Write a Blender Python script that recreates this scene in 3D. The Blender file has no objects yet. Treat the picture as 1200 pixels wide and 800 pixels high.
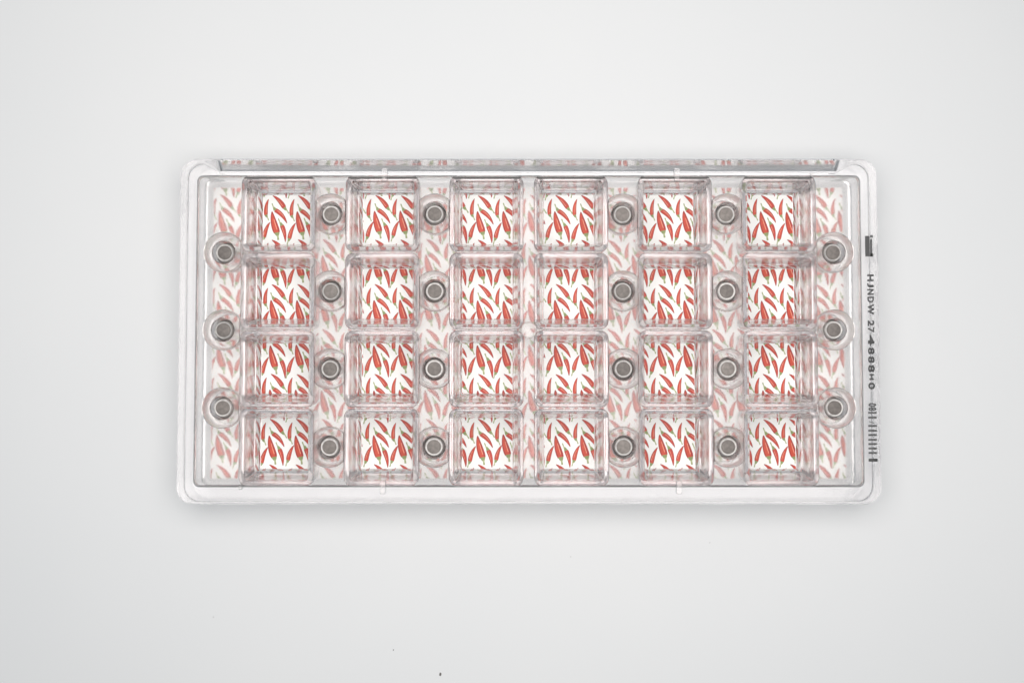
import bpy, bmesh, math, random
from mathutils import Vector
random.seed(4)
MM = 0.001
scene = bpy.context.scene
C = scene.collection

# ---------------------------------------------------------------- camera
cd = bpy.data.cameras.new("camera")
cam = bpy.data.objects.new("camera", cd)
C.objects.link(cam)
scene.camera = cam
H = 17.5                       # height of the mould above the table, mm
DIST = 360.0                   # camera above the mould's top face, mm
TILT = 2.25                    # degrees
cam.location = (-6.6*MM, -18.6*MM, (H+DIST)*MM)
cam.rotation_euler = (math.radians(TILT), 0, 0)
cd.sensor_width = 36.0
cd.lens = 36.0*2.985*DIST/1200.0
cd.clip_start = 0.005
cd.clip_end = 20.0

# ---------------------------------------------------------------- light
world = bpy.data.worlds.new("World")
scene.world = world
world.use_nodes = True
bg = world.node_tree.nodes["Background"]
bg.inputs[0].default_value = (0.68, 0.87, 1.0, 1)
bg.inputs[1].default_value = 0.17

def area(name, loc, target, sx, sy, watts, col):
    l = bpy.data.lights.new(name, 'AREA')
    l.shape = 'RECTANGLE'; l.size = sx; l.size_y = sy
    l.energy = watts; l.color = col
    o = bpy.data.objects.new(name, l); C.objects.link(o)
    o.location = loc
    d = Vector(target)-Vector(loc)
    o.rotation_euler = d.to_track_quat('-Z', 'Y').to_euler()
    return o
area("overhead_softbox", (-0.002, 0.045, 0.43), (-0.004, 0.035, 0), 0.62, 0.46, 2.76, (1.0, 0.955, 0.922))

scene.view_settings.view_transform = 'Standard'
scene.view_settings.look = 'None'
scene.view_settings.exposure = 0.0
scene.view_settings.gamma = 1.0
cy = scene.cycles
cy.max_bounces = 28; cy.transmission_bounces = 26; cy.glossy_bounces = 14
cy.diffuse_bounces = 5; cy.transparent_max_bounces = 16
cy.caustics_refractive = True; cy.caustics_reflective = True
cy.sample_clamp_indirect = 6.0
cy.blur_glossy = 0.3
cy.use_denoising = True
try: cy.denoiser = 'OPENIMAGEDENOISE'
except Exception: pass

# ---------------------------------------------------------------- materials
def new_mat(name):
    m = bpy.data.materials.new(name); m.use_nodes = True
    return m, m.node_tree, m.node_tree.nodes['Principled BSDF']

def clear_plastic(name, rough, bump=0.0, scale=300.0, tint=(0.985, 0.985, 0.985)):
    m, nt, b = new_mat(name)
    b.inputs['Base Color'].default_value = (*tint, 1)
    b.inputs['Transmission Weight'].default_value = 1.0
    b.inputs['IOR'].default_value = 1.58
    b.inputs['Roughness'].default_value = rough
    if bump:
        tc = nt.nodes.new('ShaderNodeTexCoord')
        n = nt.nodes.new('ShaderNodeTexNoise'); n.inputs['Scale'].default_value = scale
        n.inputs['Detail'].default_value = 3
        nt.links.new(tc.outputs['Object'], n.inputs['Vector'])
        bp = nt.nodes.new('ShaderNodeBump'); bp.inputs['Strength'].default_value = bump
        bp.inputs['Distance'].default_value = 0.0006
        nt.links.new(n.outputs['Fac'], bp.inputs['Height'])
        nt.links.new(bp.outputs['Normal'], b.inputs['Normal'])
    return m

M_PLATE = clear_plastic("clear_polycarbonate_plate", 0.125, 0.10, 260, (.945, .93, .93))
M_CELL = clear_plastic("clear_polycarbonate_cavity", 0.14, 0.12, 320, (.972, .94, .948))
M_RIM = clear_plastic("clear_polycarbonate_rim", 0.075, 0.06, 150, (.932, .928, .938))
M_BOSS = clear_plastic("clear_polycarbonate_boss", 0.25, 0.15, 400, (.985, .968, .965))
M_BASE = clear_plastic("clear_base_plate_plastic", 0.02)

def table_mat():
    m, nt, b = new_mat("white_tabletop_laminate")
    tc = nt.nodes.new('ShaderNodeTexCoord')
    n = nt.nodes.new('ShaderNodeTexNoise'); n.inputs['Scale'].default_value = 6; n.inputs['Detail'].default_value = 5
    r = nt.nodes.new('ShaderNodeValToRGB')
    r.color_ramp.elements[0].color = (0.685, 0.69, 0.695, 1); r.color_ramp.elements[0].position = 0.3
    r.color_ramp.elements[1].color = (0.71, 0.71, 0.71, 1); r.color_ramp.elements[1].position = 0.7
    nt.links.new(tc.outputs['Object'], n.inputs['Vector'])
    nt.links.new(n.outputs['Fac'], r.inputs['Fac'])
    nt.links.new(r.outputs['Color'], b.inputs['Base Color'])
    b.inputs['Roughness'].default_value = 0.75
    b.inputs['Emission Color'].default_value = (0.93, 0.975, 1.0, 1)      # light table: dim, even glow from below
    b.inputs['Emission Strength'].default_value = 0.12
    b.inputs['Specular IOR Level'].default_value = 0.25
    return m
M_TABLE = table_mat()

m, nt, b = new_mat("white_transfer_film"); M_FILM = m
b.inputs['Base Color'].default_value = (0.95, 0.945, 0.925, 1); b.inputs['Roughness'].default_value = 0.55

m, nt, b = new_mat("printed_chilli_ink"); M_INK = m
at = nt.nodes.new('ShaderNodeVertexColor'); at.layer_name = 'ink'
nz = nt.nodes.new('ShaderNodeTexNoise'); nz.inputs['Scale'].default_value = 900
mr = nt.nodes.new('ShaderNodeMapRange'); mr.inputs['To Min'].default_value = 0.8; mr.inputs['To Max'].default_value = 1.2
mx = nt.nodes.new('ShaderNodeVectorMath'); mx.operation = 'SCALE'
tc = nt.nodes.new('ShaderNodeTexCoord')
nt.links.new(tc.outputs['Object'], nz.inputs['Vector'])
nt.links.new(nz.outputs['Fac'], mr.inputs['Value'])
nt.links.new(at.outputs['Color'], mx.inputs[0]); nt.links.new(mr.outputs['Result'], mx.inputs['Scale'])
nt.links.new(mx.outputs['Vector'], b.inputs['Base Color'])
b.inputs['Roughness'].default_value = 0.45

def metal(name, col, rough, metallic=1.0):
    m, nt, b = new_mat(name)
    tc = nt.nodes.new('ShaderNodeTexCoord')
    n = nt.nodes.new('ShaderNodeTexNoise'); n.inputs['Scale'].default_value = 700; n.inputs['Detail'].default_value = 4
    r = nt.nodes.new('ShaderNodeValToRGB')
    r.color_ramp.elements[0].color = tuple(c*0.75 for c in col)+(1,); r.color_ramp.elements[0].position = 0.35
    r.color_ramp.elements[1].color = tuple(min(1, c*1.15) for c in col)+(1,); r.color_ramp.elements[1].position = 0.7
    nt.links.new(tc.outputs['Object'], n.inputs['Vector'])
    oi = nt.nodes.new('ShaderNodeObjectInfo'); mr = nt.nodes.new('ShaderNodeMapRange')
    mr.inputs['To Min'].default_value = 0.72; mr.inputs['To Max'].default_value = 1.2
    sc = nt.nodes.new('ShaderNodeVectorMath'); sc.operation = 'SCALE'
    nt.links.new(oi.outputs['Random'], mr.inputs['Value']); nt.links.new(mr.outputs['Result'], sc.inputs['Scale'])
    nt.links.new(n.outputs['Fac'], r.inputs['Fac']); nt.links.new(r.outputs['Color'], sc.inputs[0])
    nt.links.new(sc.outputs['Vector'], b.inputs['Base Color'])
    b.inputs['Metallic'].default_value = metallic; b.inputs['Roughness'].default_value = rough
    return m
M_DISC = metal("grey_magnet_face", (0.25, 0.222, 0.205), 0.6, 0.15)
M_RING = metal("nickel_magnet_chamfer", (0.66, 0.64, 0.62), 0.5, 0.2)
M_SIDE = metal("dark_magnet_side", (0.13, 0.118, 0.11), 0.4, 0.3)
m, nt, b = new_mat("black_label_ink"); M_BLACK = m
b.inputs['Base Color'].default_value = (0.085, 0.085, 0.085, 1); b.inputs['Roughness'].default_value = 0.6
m, nt, b = new_mat("seam_shade_grey"); M_SEAM_SHADE = m
b.inputs["Base Color"].default_value = (0.22, 0.22, 0.225, 1); b.inputs["Roughness"].default_value = 0.5  # dark grey paints the refraction shade seen along the frame seam
m, nt, b = new_mat("grey_dust"); M_DUST = m
b.inputs['Base Color'].default_value = (0.18, 0.17, 0.16, 1); b.inputs['Roughness'].default_value = 0.9

# ---------------------------------------------------------------- helpers
def link_mesh(name, me, mat, parent=None, loc=(0, 0, 0)):
    o = bpy.data.objects.new(name, me); C.objects.link(o)
    if mat and not me.materials: me.materials.append(mat)
    o.location = [c*MM for c in loc]
    if parent: o.parent = parent
    return o
def rrect(hx, hy, r, n=6):
    """rounded rectangle, counter-clockwise, 4*(n+1) points"""
    pts = []
    for cx, cy, a0 in ((hx-r, hy-r, 0), (-hx+r, hy-r, 90), (-hx+r, -hy+r, 180), (hx-r, -hy+r, 270)):
        for i in range(n+1):
            a = math.radians(a0+90*i/n)
            pts.append((cx+r*math.cos(a), cy+r*math.sin(a)))
    return pts
def held(pts, ds=(1.2,)):
    """extra points beside each long straight run, so that smooth shading stays flat along it"""
    out = []
    for i, p in enumerate(pts):
        q = pts[(i+1) % len(pts)]
        out.append(p)
        l = math.hypot(q[0]-p[0], q[1]-p[1])
        if l > 6*ds[0]:
            u = ((q[0]-p[0])/l, (q[1]-p[1])/l)
            out += [(p[0]+u[0]*d, p[1]+u[1]*d) for d in ds] + [(q[0]-u[0]*d, q[1]-u[1]*d) for d in reversed(ds)]
    return out
def loft(name, loops, closed=True, smooth_angle=35):
    """loops: list of (points, z); rings joined in order; closed -> torus-like solid, else capped at both ends"""
    bm = bmesh.new()
    rings = [[bm.verts.new((x*MM, y*MM, z*MM)) for x, y in pts] for pts, z in loops]
    k = len(rings); n = len(rings[0])
    for i in range(k if closed else k-1):
        a, b2 = rings[i], rings[(i+1) % k]
        for j in range(n):
            bm.faces.new((a[j], a[(j+1) % n], b2[(j+1) % n], b2[j]))
    if not closed:
        bm.faces.new(rings[0]); bm.faces.new(rings[-1])
    bmesh.ops.recalc_face_normals(bm, faces=bm.faces)
    me = bpy.data.meshes.new(name); bm.to_mesh(me); bm.free()
    for p in me.polygons: p.use_smooth = True
    try: me.set_sharp_from_angle(angle=math.radians(smooth_angle))
    except Exception: pass
    return me
def circle(r, n=48, cx=0, cy=0):
    return [(cx+r*math.cos(2*math.pi*i/n), cy+r*math.sin(2*math.pi*i/n)) for i in range(n)]
def clipped_circle(r, xmin, xmax, n=48):
    return [(min(max(r*math.cos(2*math.pi*i/n), xmin), xmax), r*math.sin(2*math.pi*i/n)) for i in range(n)]

# ---------------------------------------------------------------- table
bm = bmesh.new()
g = 40
for i in range(g+1):
    for j in range(g+1):
        bm.verts.new(((i/g-0.5)*2.4, (j/g-0.5)*2.4, 0))
bm.verts.ensure_lookup_table()
for i in range(g):
    for j in range(g):
        a = i*(g+1)+j
        bm.faces.new((bm.verts[a], bm.verts[a+g+1], bm.verts[a+g+2], bm.verts[a+1]))
me = bpy.data.meshes.new("tabletop"); bm.to_mesh(me); bm.free()
tbl = link_mesh("tabletop", me, M_TABLE)
tbl['kind'] = 'structure'

# ---------------------------------------------------------------- layout of the mould (mm)
COLS = [-98.85, -57.75, -16.7, 16.7, 57.75, 98.85]
ROWS = [46.0, 15.4, -15.2, -45.8]
HX, HY = 14.5, 14.95
W = 10.1                        # half window
RX, RY = 131.28, 61.28           # inner edge of the frame
OX, OY = 138.5, 68.3             # outer half size
Z_FILM = 1.55
Z_CUP = 1.9                      # underside of the cavities

# ---------------------------------------------------------------- base plate and transfer sheet
base = link_mesh("base_plate", loft("base_plate", [
    (rrect(130.6, 60.6, 2.6), 0.06), (rrect(131.0, 61.0, 3), 0.3), (rrect(131.0, 61.0, 3), 1.2), (rrect(130.6, 60.6, 2.6), 1.42)], closed=False), M_BASE)
base['label'] = "thin clear backing plate under the chilli printed sheet inside the mould's frame"
base['category'] = "plate"

SX0, SX1, SY0, SY1 = -129.3, 129.3, -59.6, 59.4
film_root = link_mesh("transfer_sheet", loft("transfer_sheet", [
    ([(SX0, SY0), (SX1, SY0), (SX1, SY1), (SX0, SY1)], 1.46), ([(SX0, SY0), (SX1, SY0), (SX1, SY1), (SX0, SY1)], Z_FILM)], closed=False), M_FILM)
for p in film_root.data.polygons: p.use_smooth = False
film_root['label'] = "white transfer sheet printed with red chilli peppers under the clear mould"
film_root['category'] = "sheet"

# print: units are photo pixels relative to the tip of chilli A, y down
PXMM = 2.853
TX, TY = 30.3/PXMM, 52.5/PXMM
TIP0 = (-105.5, 56.4)            # world mm of one A tip
CH = [  # tip, bend, shoulder, stem end, width
    ((0, 0), (8.5, 5.0), (14, 14.6), (19.5, 21.5), 4.6),
    ((-4.6, 4), (-8.4, 12), (-7.6, 23), (-4.2, 29.5), 3.9),
    ((17.2, 33), (12.5, 22.5), (3.0, 17.0), (-0.5, 9.5), 4.4),
    ((-0.6, 18.6), (0.6, 30), (5.4, 43.2), (7.0, 51.5), 7.0),
    ((-2.4, 31.5), (-7.6, 39), (-9.4, 49.5), (-12.0, 56.5), 4.2),
    ((16.2, 55.5), (15.8, 44), (11.6, 35.5), (7.6, 27.5), 4.4),
]
RED = (0.48, 0.028, 0.02); RED2 = (0.30, 0.014, 0.012); HI = (0.80, 0.30, 0.20)
ORG = (0.60, 0.062, 0.028); GRN = (0.24, 0.30, 0.11); GRN2 = (0.46, 0.50, 0.28)
bm = bmesh.new()
cl = bm.loops.layers.float_color.new('ink')
def inside(v): return SX0+.2 < v[0] < SX1-.2 and SY0+.2 < v[1] < SY1-.2
def clampv(v): return (min(max(v[0], SX0+.15), SX1-.15), min(max(v[1], SY0+.15), SY1-.15))
def strip(path, widths, off, cols, z):
    """a ribbon along path; off = sideways offset in units of width"""
    L, R = [], []
    for i, p in enumerate(path):
        a = path[max(i-1, 0)]; c = path[min(i+1, len(path)-1)]
        d = (c[0]-a[0], c[1]-a[1]); l = math.hypot(*d) or 1
        nx, ny = -d[1]/l, d[0]/l
        w = widths[i]/2; o = off*widths[i]
        L.append((p[0]+nx*(o+w), p[1]+ny*(o+w))); R.append((p[0]+nx*(o-w), p[1]+ny*(o-w)))
    if not any(inside(v) for v in L+R): return
    vl = [bm.verts.new((x*MM, y*MM, z*MM)) for x, y in map(clampv, L)]
    vr = [bm.verts.new((x*MM, y*MM, z*MM)) for x, y in map(clampv, R)]
    for i in range(len(path)-1):
        f = bm.faces.new((vl[i], vr[i], vr[i+1], vl[i+1]))
        ca, cb = cols[i], cols[i+1]
        for lp, c in zip(f.loops, (ca, ca, cb, cb)): lp[cl] = (*c, 1)
        if f.normal.z == 0: f.normal_update()
        if f.normal.z < 0: f.normal_flip()
def bez(a, b, c, n):
    out = []
    b = (0.55*b[0]+0.225*(a[0]+c[0]), 0.55*b[1]+0.225*(a[1]+c[1]))
    for i in range(n+1):
        t = i/n
        q = (2*b[0]-(a[0]+c[0])/2, 2*b[1]-(a[1]+c[1])/2)
        out.append(tuple((1-t)**2*a[k]+2*t*(1-t)*q[k]+t*t*c[k] for k in (0, 1)))
    return out
def mixc(a, b, t): return tuple(a[i]*(1-t)+b[i]*t for i in range(3))
for ti in range(-4, 26):
    for tj in range(-2, 8):
        ox, oy = TIP0[0]+ti*TX, TIP0[1]-tj*TY
        for ci, (tip, bend, sh, stem, w) in enumerate(CH):
            jx, jy = random.uniform(-.12, .12), random.uniform(-.12, .12); js = random.uniform(.96, 1.04)/PXMM
            cv = lambda p: (ox+jx+p[0]*js, oy+jy-p[1]*js)
            A, B_, S, E = cv(tip), cv(bend), cv(sh), cv(stem)
            if not (SX0-8 < A[0] < SX1+8 and SY0-14 < A[1] < SY1+14): continue
            n = 8; path = bez(A, B_, S, n)
            w = w/PXMM
            w *= 1.15; wd = [w*(0.14+0.90*math.sin(math.pi/2*min(1, (i/n)*1.15))**0.85) * (0.86 if i == n else 1) for i in range(n+1)]
            strip(path, wd, 0.0, [mixc(RED2, RED, .15+.4*min(1, i/5)) for i in range(n+1)], Z_FILM+0.012)
            strip(path[1:], [x*0.56 for x in wd[1:]], -0.08 if ci % 2 else 0.08, [ORG if ci in (1, 4, 3) else mixc(RED, ORG, .5)]*n, Z_FILM+0.018)
            strip(path[3:n], [x*0.13 for x in wd[3:n]], 1.2 if ci % 2 else -1.2, [HI]*(n-3), Z_FILM+0.024)
            # green calyx and stem
            d = (E[0]-S[0], E[1]-S[1])
            mid = (S[0]+d[0]*.28, S[1]+d[1]*.28)
            strip([(S[0]-d[0]*.05, S[1]-d[1]*.05), mid, (S[0]+d[0]*.62, S[1]+d[1]*.5), E],
                  [w*.80, w*.55, w*.26, w*.26], 0, [GRN, GRN, GRN2, GRN], Z_FILM+0.030)
me = bpy.data.meshes.new("chilli_print"); bm.to_mesh(me); bm.free()
pr = link_mesh("chilli_print", me, M_INK, film_root)
pr['kind'] = 'stuff'

# ---------------------------------------------------------------- the mould
mould = bpy.data.objects.new("chocolate_mould", None); C.objects.link(mould)
mould.empty_display_size = 0.02
mould['label'] = "clear polycarbonate chocolate mould with twenty four square cavities lying on the white table"
mould['category'] = "chocolate mould"

# frame round the outside: flange on top, skirt down to the table
FACET = [(H-4.6, 0.0), (H-12.9, 3.7), (0.0, 4.0)]
def facet(z):
    for (za, fa), (zb, fb) in zip(FACET, FACET[1:]):
        if zb <= z <= za: return fa+(fb-fa)*(za-z)/(za-zb)
    return 0.0
def far(pts, z):              # the far side of the skirt is undercut
    e = facet(z)
    return ([(x, y-e*max(0, min(1, (OX-abs(x)-6.4)/6.0)) if y > OY*0.5 else y) for x, y in pts], z)
def off(d, z, r): return far(held(rrect(OX-d, OY-d, r, 8), (1.0, 7.5, 9.0)), z)
def inn(d, z, r): return (held(rrect(RX+d, RY+d, r, 8), (1.0, 7.5, 9.0)), z)
frame_me = loft("outer_frame", [
    off(0.25, 0.05, 6.0), off(0.0, 1.0, 6.2), off(0.0, H-12.9, 6.4), off(0.0, H-4.6, 6.6), off(0.0, H-2.2, 6.6), off(0.25, H-1.3, 6.4), off(0.9, H-0.75, 6.0),
    inn(.12, H-0.65, 2.6), inn(0, H-0.8, 2.5), inn(0, H-3.2, 2.5), inn(0.2, H-3.6, 2.6), inn(0.9, 0.4, 2.8), inn(1.1, 0.05, 3.0)], closed=True, smooth_angle=20)
link_mesh("outer_frame", frame_me, M_RIM, mould)

link_mesh("seam_shade_line", loft("seam_shade_line", [inn(-.42, H-2.6, 2.2), inn(-.42, H-0.62, 2.2), inn(-.38, H-0.55, 2.2), inn(-.07, H-0.55, 2.5), inn(-.04, H-0.62, 2.5), inn(-.04, H-2.6, 2.5)], closed=True), M_SEAM_SHADE, mould)  # added grey loop, stands in for the shade line between frame and deck
BOSS_R = 7.9
inner_x = [(COLS[0]+COLS[1])/2, (COLS[1]+COLS[2])/2, (COLS[3]+COLS[4])/2, (COLS[4]+COLS[5])/2]
side_y = [30.7, 0.1, -30.5]
inner_clip = (-5.75, 5.75)
left_clip, right_clip = (-20, 6.6), (-6.6, 20)
bosses = [(x, y, inner_clip) for x in inner_x for y in ROWS] + \
         [(-120.3, y, left_clip) for y in side_y] + [(120.3, y, right_clip) for y in side_y]

# flat deck: a slab with an opening for each cavity and each boss
cu = bpy.data.curves.new("deck", 'CURVE'); cu.dimensions = '2D'; cu.fill_mode = 'BOTH'
def add_loop(pts):
    s = cu.splines.new('POLY'); s.points.add(len(pts)-1)
    for q, (x, y) in zip(s.points, pts): q.co = (x*MM, y*MM, 0, 1)
    s.use_cyclic_u = True
add_loop(rrect(RX-0.5, RY-0.5, 2.2, 8))
G = 0.07
for x in COLS:
    for y in ROWS:
        add_loop([(x+a, y+b_) for a, b_ in rrect(HX+G, HY+G, 3.0+G, 6)])
for x, y, (c0, c1) in bosses:
    add_loop([(x+a, y+b_) for a, b_ in clipped_circle(BOSS_R+G, c0-G, c1+G)])
add_loop(circle(3.1+G, 32))
cu.extrude = 1.5*MM - 0.12*MM
cu.bevel_depth = 0.10*MM; cu.bevel_resolution = 0; cu.offset = -0.10*MM
tmp = bpy.data.objects.new("tmp", cu); C.objects.link(tmp)
dg = bpy.context.evaluated_depsgraph_get()
deck_me = bpy.data.meshes.new_from_object(tmp.evaluated_get(dg)); deck_me.name = "deck"
bpy.data.objects.remove(tmp)
bm = bmesh.new(); bm.from_mesh(deck_me)
bmesh.ops.remove_doubles(bm, verts=bm.verts, dist=2e-6)
bmesh.ops.recalc_face_normals(bm, faces=bm.faces)
bm.to_mesh(deck_me); bm.free()
deck_me.materials.clear()
link_mesh("deck", deck_me, M_PLATE, mould, (0, 0, H-1.5))

# a cavity: square funnel, open through to the sheet
def R(h, k, r, n=6): return rrect(h, k, r, n)
def up(p): return [(a, b_+0.3) for a, b_ in p]
cav_me = loft("cavity", [
    (R(HX-1.2, HY-1.2, 2.4), Z_CUP+1.6), (R(HX-0.5, HY-0.5, 2.8), Z_CUP+2.4), (R(HX-0.1, HY-0.1, 3.0), H-3.0), (R(HX, HY, 3.0), H-0.3), (R(HX-0.15, HY-0.15, 2.9), H),
    (R(HX-1.9, HY-1.75, 1.6), H), (R(HX-2.15, HY-2.0, 1.5), H-0.6), (R(HX-2.25, HY-2.1, 1.4), H-1.6),
    (up(R(W+0.14, W+0.14, 0.3)), Z_CUP+0.2), (up(R(W+0.1, W+0.1, 0.25)), Z_CUP), (up(R(W+0.45, W+0.45, 0.5)), Z_CUP)], closed=True, smooth_angle=25)
first = None
for j, y in enumerate(ROWS):
    for i, x in enumerate(COLS):
        if first is None:
            first = link_mesh("cavity", cav_me, M_CELL, mould, (x, y, 0))
        else:
            o = first.copy(); C.objects.link(o); o.parent = mould; o.location = (x*MM, y*MM, 0)

# magnet bosses
def boss_mesh(name, clip):
    c0, c1 = clip
    CC = lambda r, k=0: clipped_circle(r, c0+k, c1-k)
    return loft(name, [
        (CC(BOSS_R-1.4, 1.0), Z_CUP+1.5), (CC(BOSS_R-1.0, .4), Z_CUP+2.1), (CC(BOSS_R-0.2), H-2.8), (CC(BOSS_R), H-0.3), (CC(BOSS_R-0.15, .1), H),
        (circle(4.75), H), (circle(4.5), H-0.4), (circle(4.45), Z_CUP+1.5)], closed=True, smooth_angle=30)
boss_cache = {}
mag_disc = loft("magnet_face", [(circle(2.7, 40), -0.5), (circle(2.7, 40), 0.0), (circle(2.55, 40), 0.06)], closed=False)
mag_ring = loft("magnet_body", [(circle(4.15), -9.0), (circle(4.35), -8.6), (circle(4.35), -3.9), (circle(4.2), -3.7)], closed=False)
mag_ch = loft("magnet_chamfer", [(circle(3.9), -3.68), (circle(3.75), -2.5), (circle(3.5), -0.5), (circle(3.3), -0.25), (circle(2.72), -0.35), (circle(2.72), -3.68)], closed=True)
for x, y, clip in bosses:
    if clip not in boss_cache: boss_cache[clip] = boss_mesh("magnet_boss", clip)
    b_o = link_mesh("magnet_boss", boss_cache[clip], M_BOSS, mould, (x, y, 0))
    mg = link_mesh("magnet", mag_ring, M_SIDE, mould, (x+random.uniform(-.08, .08), y+random.uniform(-.08, .08), H-0.9+random.uniform(-.25, .15)))
    link_mesh("magnet_chamfer", mag_ch, M_RING, mg)
    dd = link_mesh("magnet_face", mag_disc, M_DISC, mg)
    a = random.uniform(-.12, .12); mg.rotation_euler = (0, 0, random.uniform(0, 6))

# plain boss in the very middle
link_mesh("centre_boss", loft("centre_boss", [(circle(2.4, 32), Z_CUP+1), (circle(3.0, 32), H-3), (circle(3.1, 32), H-.2), (circle(2.9, 32), H+0.02)], closed=False), M_BOSS, mould)

# little clear lugs that cross the edge line
def box_loft(name, hx, hy, z0, z1, r=0.3): return loft(name, [(rrect(hx-.15, hy-.15, r, 2), z0), (rrect(hx, hy, r, 2), z0+.15), (rrect(hx, hy, r, 2), z1-.2), (rrect(hx-.2, hy-.2, r, 2), z1)], closed=False)
lug_me = box_loft("lug", 1.15, 2.6, 0.03, 1.0, .5)
for x in (-57.75, 57.75):
    for s in (1, -1):
        link_mesh("lug", lug_me, M_BOSS, mould, (x+0.8, s*61.3, H))
lug2 = box_loft("lug", 0.7, 1.0, 0.03, 0.7, .3)
for x, y in ((-112.5, -61.2), (112.0, 61.2)):
    link_mesh("lug", lug2, M_BOSS, mould, (x, y, H))

# ---------------------------------------------------------------- printed marking on the frame at the right
mark = bpy.data.objects.new("printed_marking", None); C.objects.link(mark); mark.parent = mould
ZT = H-0.62
def px2mm(px, py, z=ZT):
    """photo pixel -> mm on a level plane, used once to lay out the print"""
    f = cd.lens/36*1200
    d = Vector(((px-600)/f, -(py-400)/f, -1.0))
    d.rotate(cam.rotation_euler)
    o = Vector(cam.location)
    t = (z*MM-o.z)/d.z
    p = o+d*t
    return p.x/MM, p.y/MM
def glyph(ch, y0, y1, x0=1016.2, x1=1023.8):
    """one character turned so that the line reads downwards, spanning y0..y1 of the print"""
    fc = bpy.data.curves.new("letter", 'FONT'); fc.body = ch; fc.extrude = 0.0; fc.offset = 0.0 if ch in 'I/' else 0.04
    t = bpy.data.objects.new("tmp", fc); C.objects.link(t)
    d = bpy.context.evaluated_depsgraph_get()
    me = bpy.data.meshes.new_from_object(t.evaluated_get(d)); bpy.data.objects.remove(t)
    xs = [v.co.x for v in me.vertices]; ys = [v.co.y for v in me.vertices]
    ax, ay = px2mm(x0, y0); bx, by = px2mm(x1, y1)
    sk = (0.0055*((y0+y1)/2-322))/2.985*2.0
    bmg = bmesh.new(); bmg.from_mesh(me)
    for v in bmg.verts:
        u = (v.co.x-min(xs))/((max(xs)-min(xs)) or 1); w = (v.co.y-min(ys))/((max(ys)-min(ys)) or 1)
        v.co = ((ax+w*(bx-ax)+sk)*MM, (ay+u*(by-ay))*MM, ZT*MM)
    r = bmesh.ops.extrude_face_region(bmg, geom=bmg.faces[:])
    bmesh.ops.translate(bmg, vec=(0, 0, 0.03*MM), verts=[e for e in r['geom'] if isinstance(e, bmesh.types.BMVert)])
    bmesh.ops.recalc_face_normals(bmg, faces=bmg.faces)
    bmg.to_mesh(me); bmg.free(); me.materials.clear()
    link_mesh("letter", me, M_BLACK, mark)
line = [("H", 321.5, 329.5), ("J", 331.5, 336.5), ("N", 338.5, 345.5), ("D", 347.5, 354.5), ("W", 356, 368.5),
        ("2", 375, 382), ("7", 383.5, 389.5), ("4", 392, 404.5), ("8", 407, 415), ("8", 417.5, 425), ("8", 427.5, 436),
        ("-", 438, 445), ("0", 448, 456)]
for c_, a, b_ in line: 
    if c_ == "-": glyph("H", a, b_, 1017.5, 1023)
    else: glyph(c_, a, b_)
for c_, a, b_ in [("0", 472, 476.5), ("8", 477, 481)]: glyph(c_, a, b_, 1016, 1025)
for yy in (483.4, 489, 498.8, 504.3, 509.5, 515, 520, 525.2, 530.4): glyph("I", yy-1.1, yy+1.1, 1015.5, 1025.5)
glyph("/", 493.2, 496.2, 1016.5, 1023); glyph("1", 537, 540.5, 1015.5, 1026)
def patch(x0, y0, x1, y1):
    ax, ay = px2mm(x0, y0); bx, by = px2mm(x1, y1)
    p = [(ax, by), (bx, by), (bx, ay), (ax, ay)]
    me = loft("letter_block", [(p, ZT), (p, ZT+.03)], closed=False)
    for q in me.polygons: q.use_smooth = False
    link_mesh("letter_block", me, M_BLACK, mark)
patch(1013.6, 276.5, 1019.2, 300.5); patch(1019.4, 275.5, 1023, 278.5); patch(1019.4, 280, 1022.2, 300.5); patch(1019.6, 297, 1023.2, 300.5)

# ---------------------------------------------------------------- dust on the table
bm = bmesh.new()
for px, py, s in ((516, 789.5, .42), (461, 761, .17), (832, 635.5, .10), (250, 722.5, .12), (669, 652, .11)):
    x, y = px2mm(px, py, 0.2)
    r = bmesh.ops.create_icosphere(bm, subdivisions=2, radius=s*MM)
    for v in r['verts']:
        k = 1+random.uniform(-.3, .3)
        v.co = Vector((v.co.x*k+x*MM, v.co.y*k*1.5+y*MM, max(0.00001, v.co.z*0.7*k+0.1*MM)))
me = bpy.data.meshes.new("dust"); bm.to_mesh(me); bm.free()
du = link_mesh("dust", me, M_DUST); du['kind'] = 'stuff'
du['label'] = "tiny grey dust specks scattered on the white table"; du['category'] = "dust"
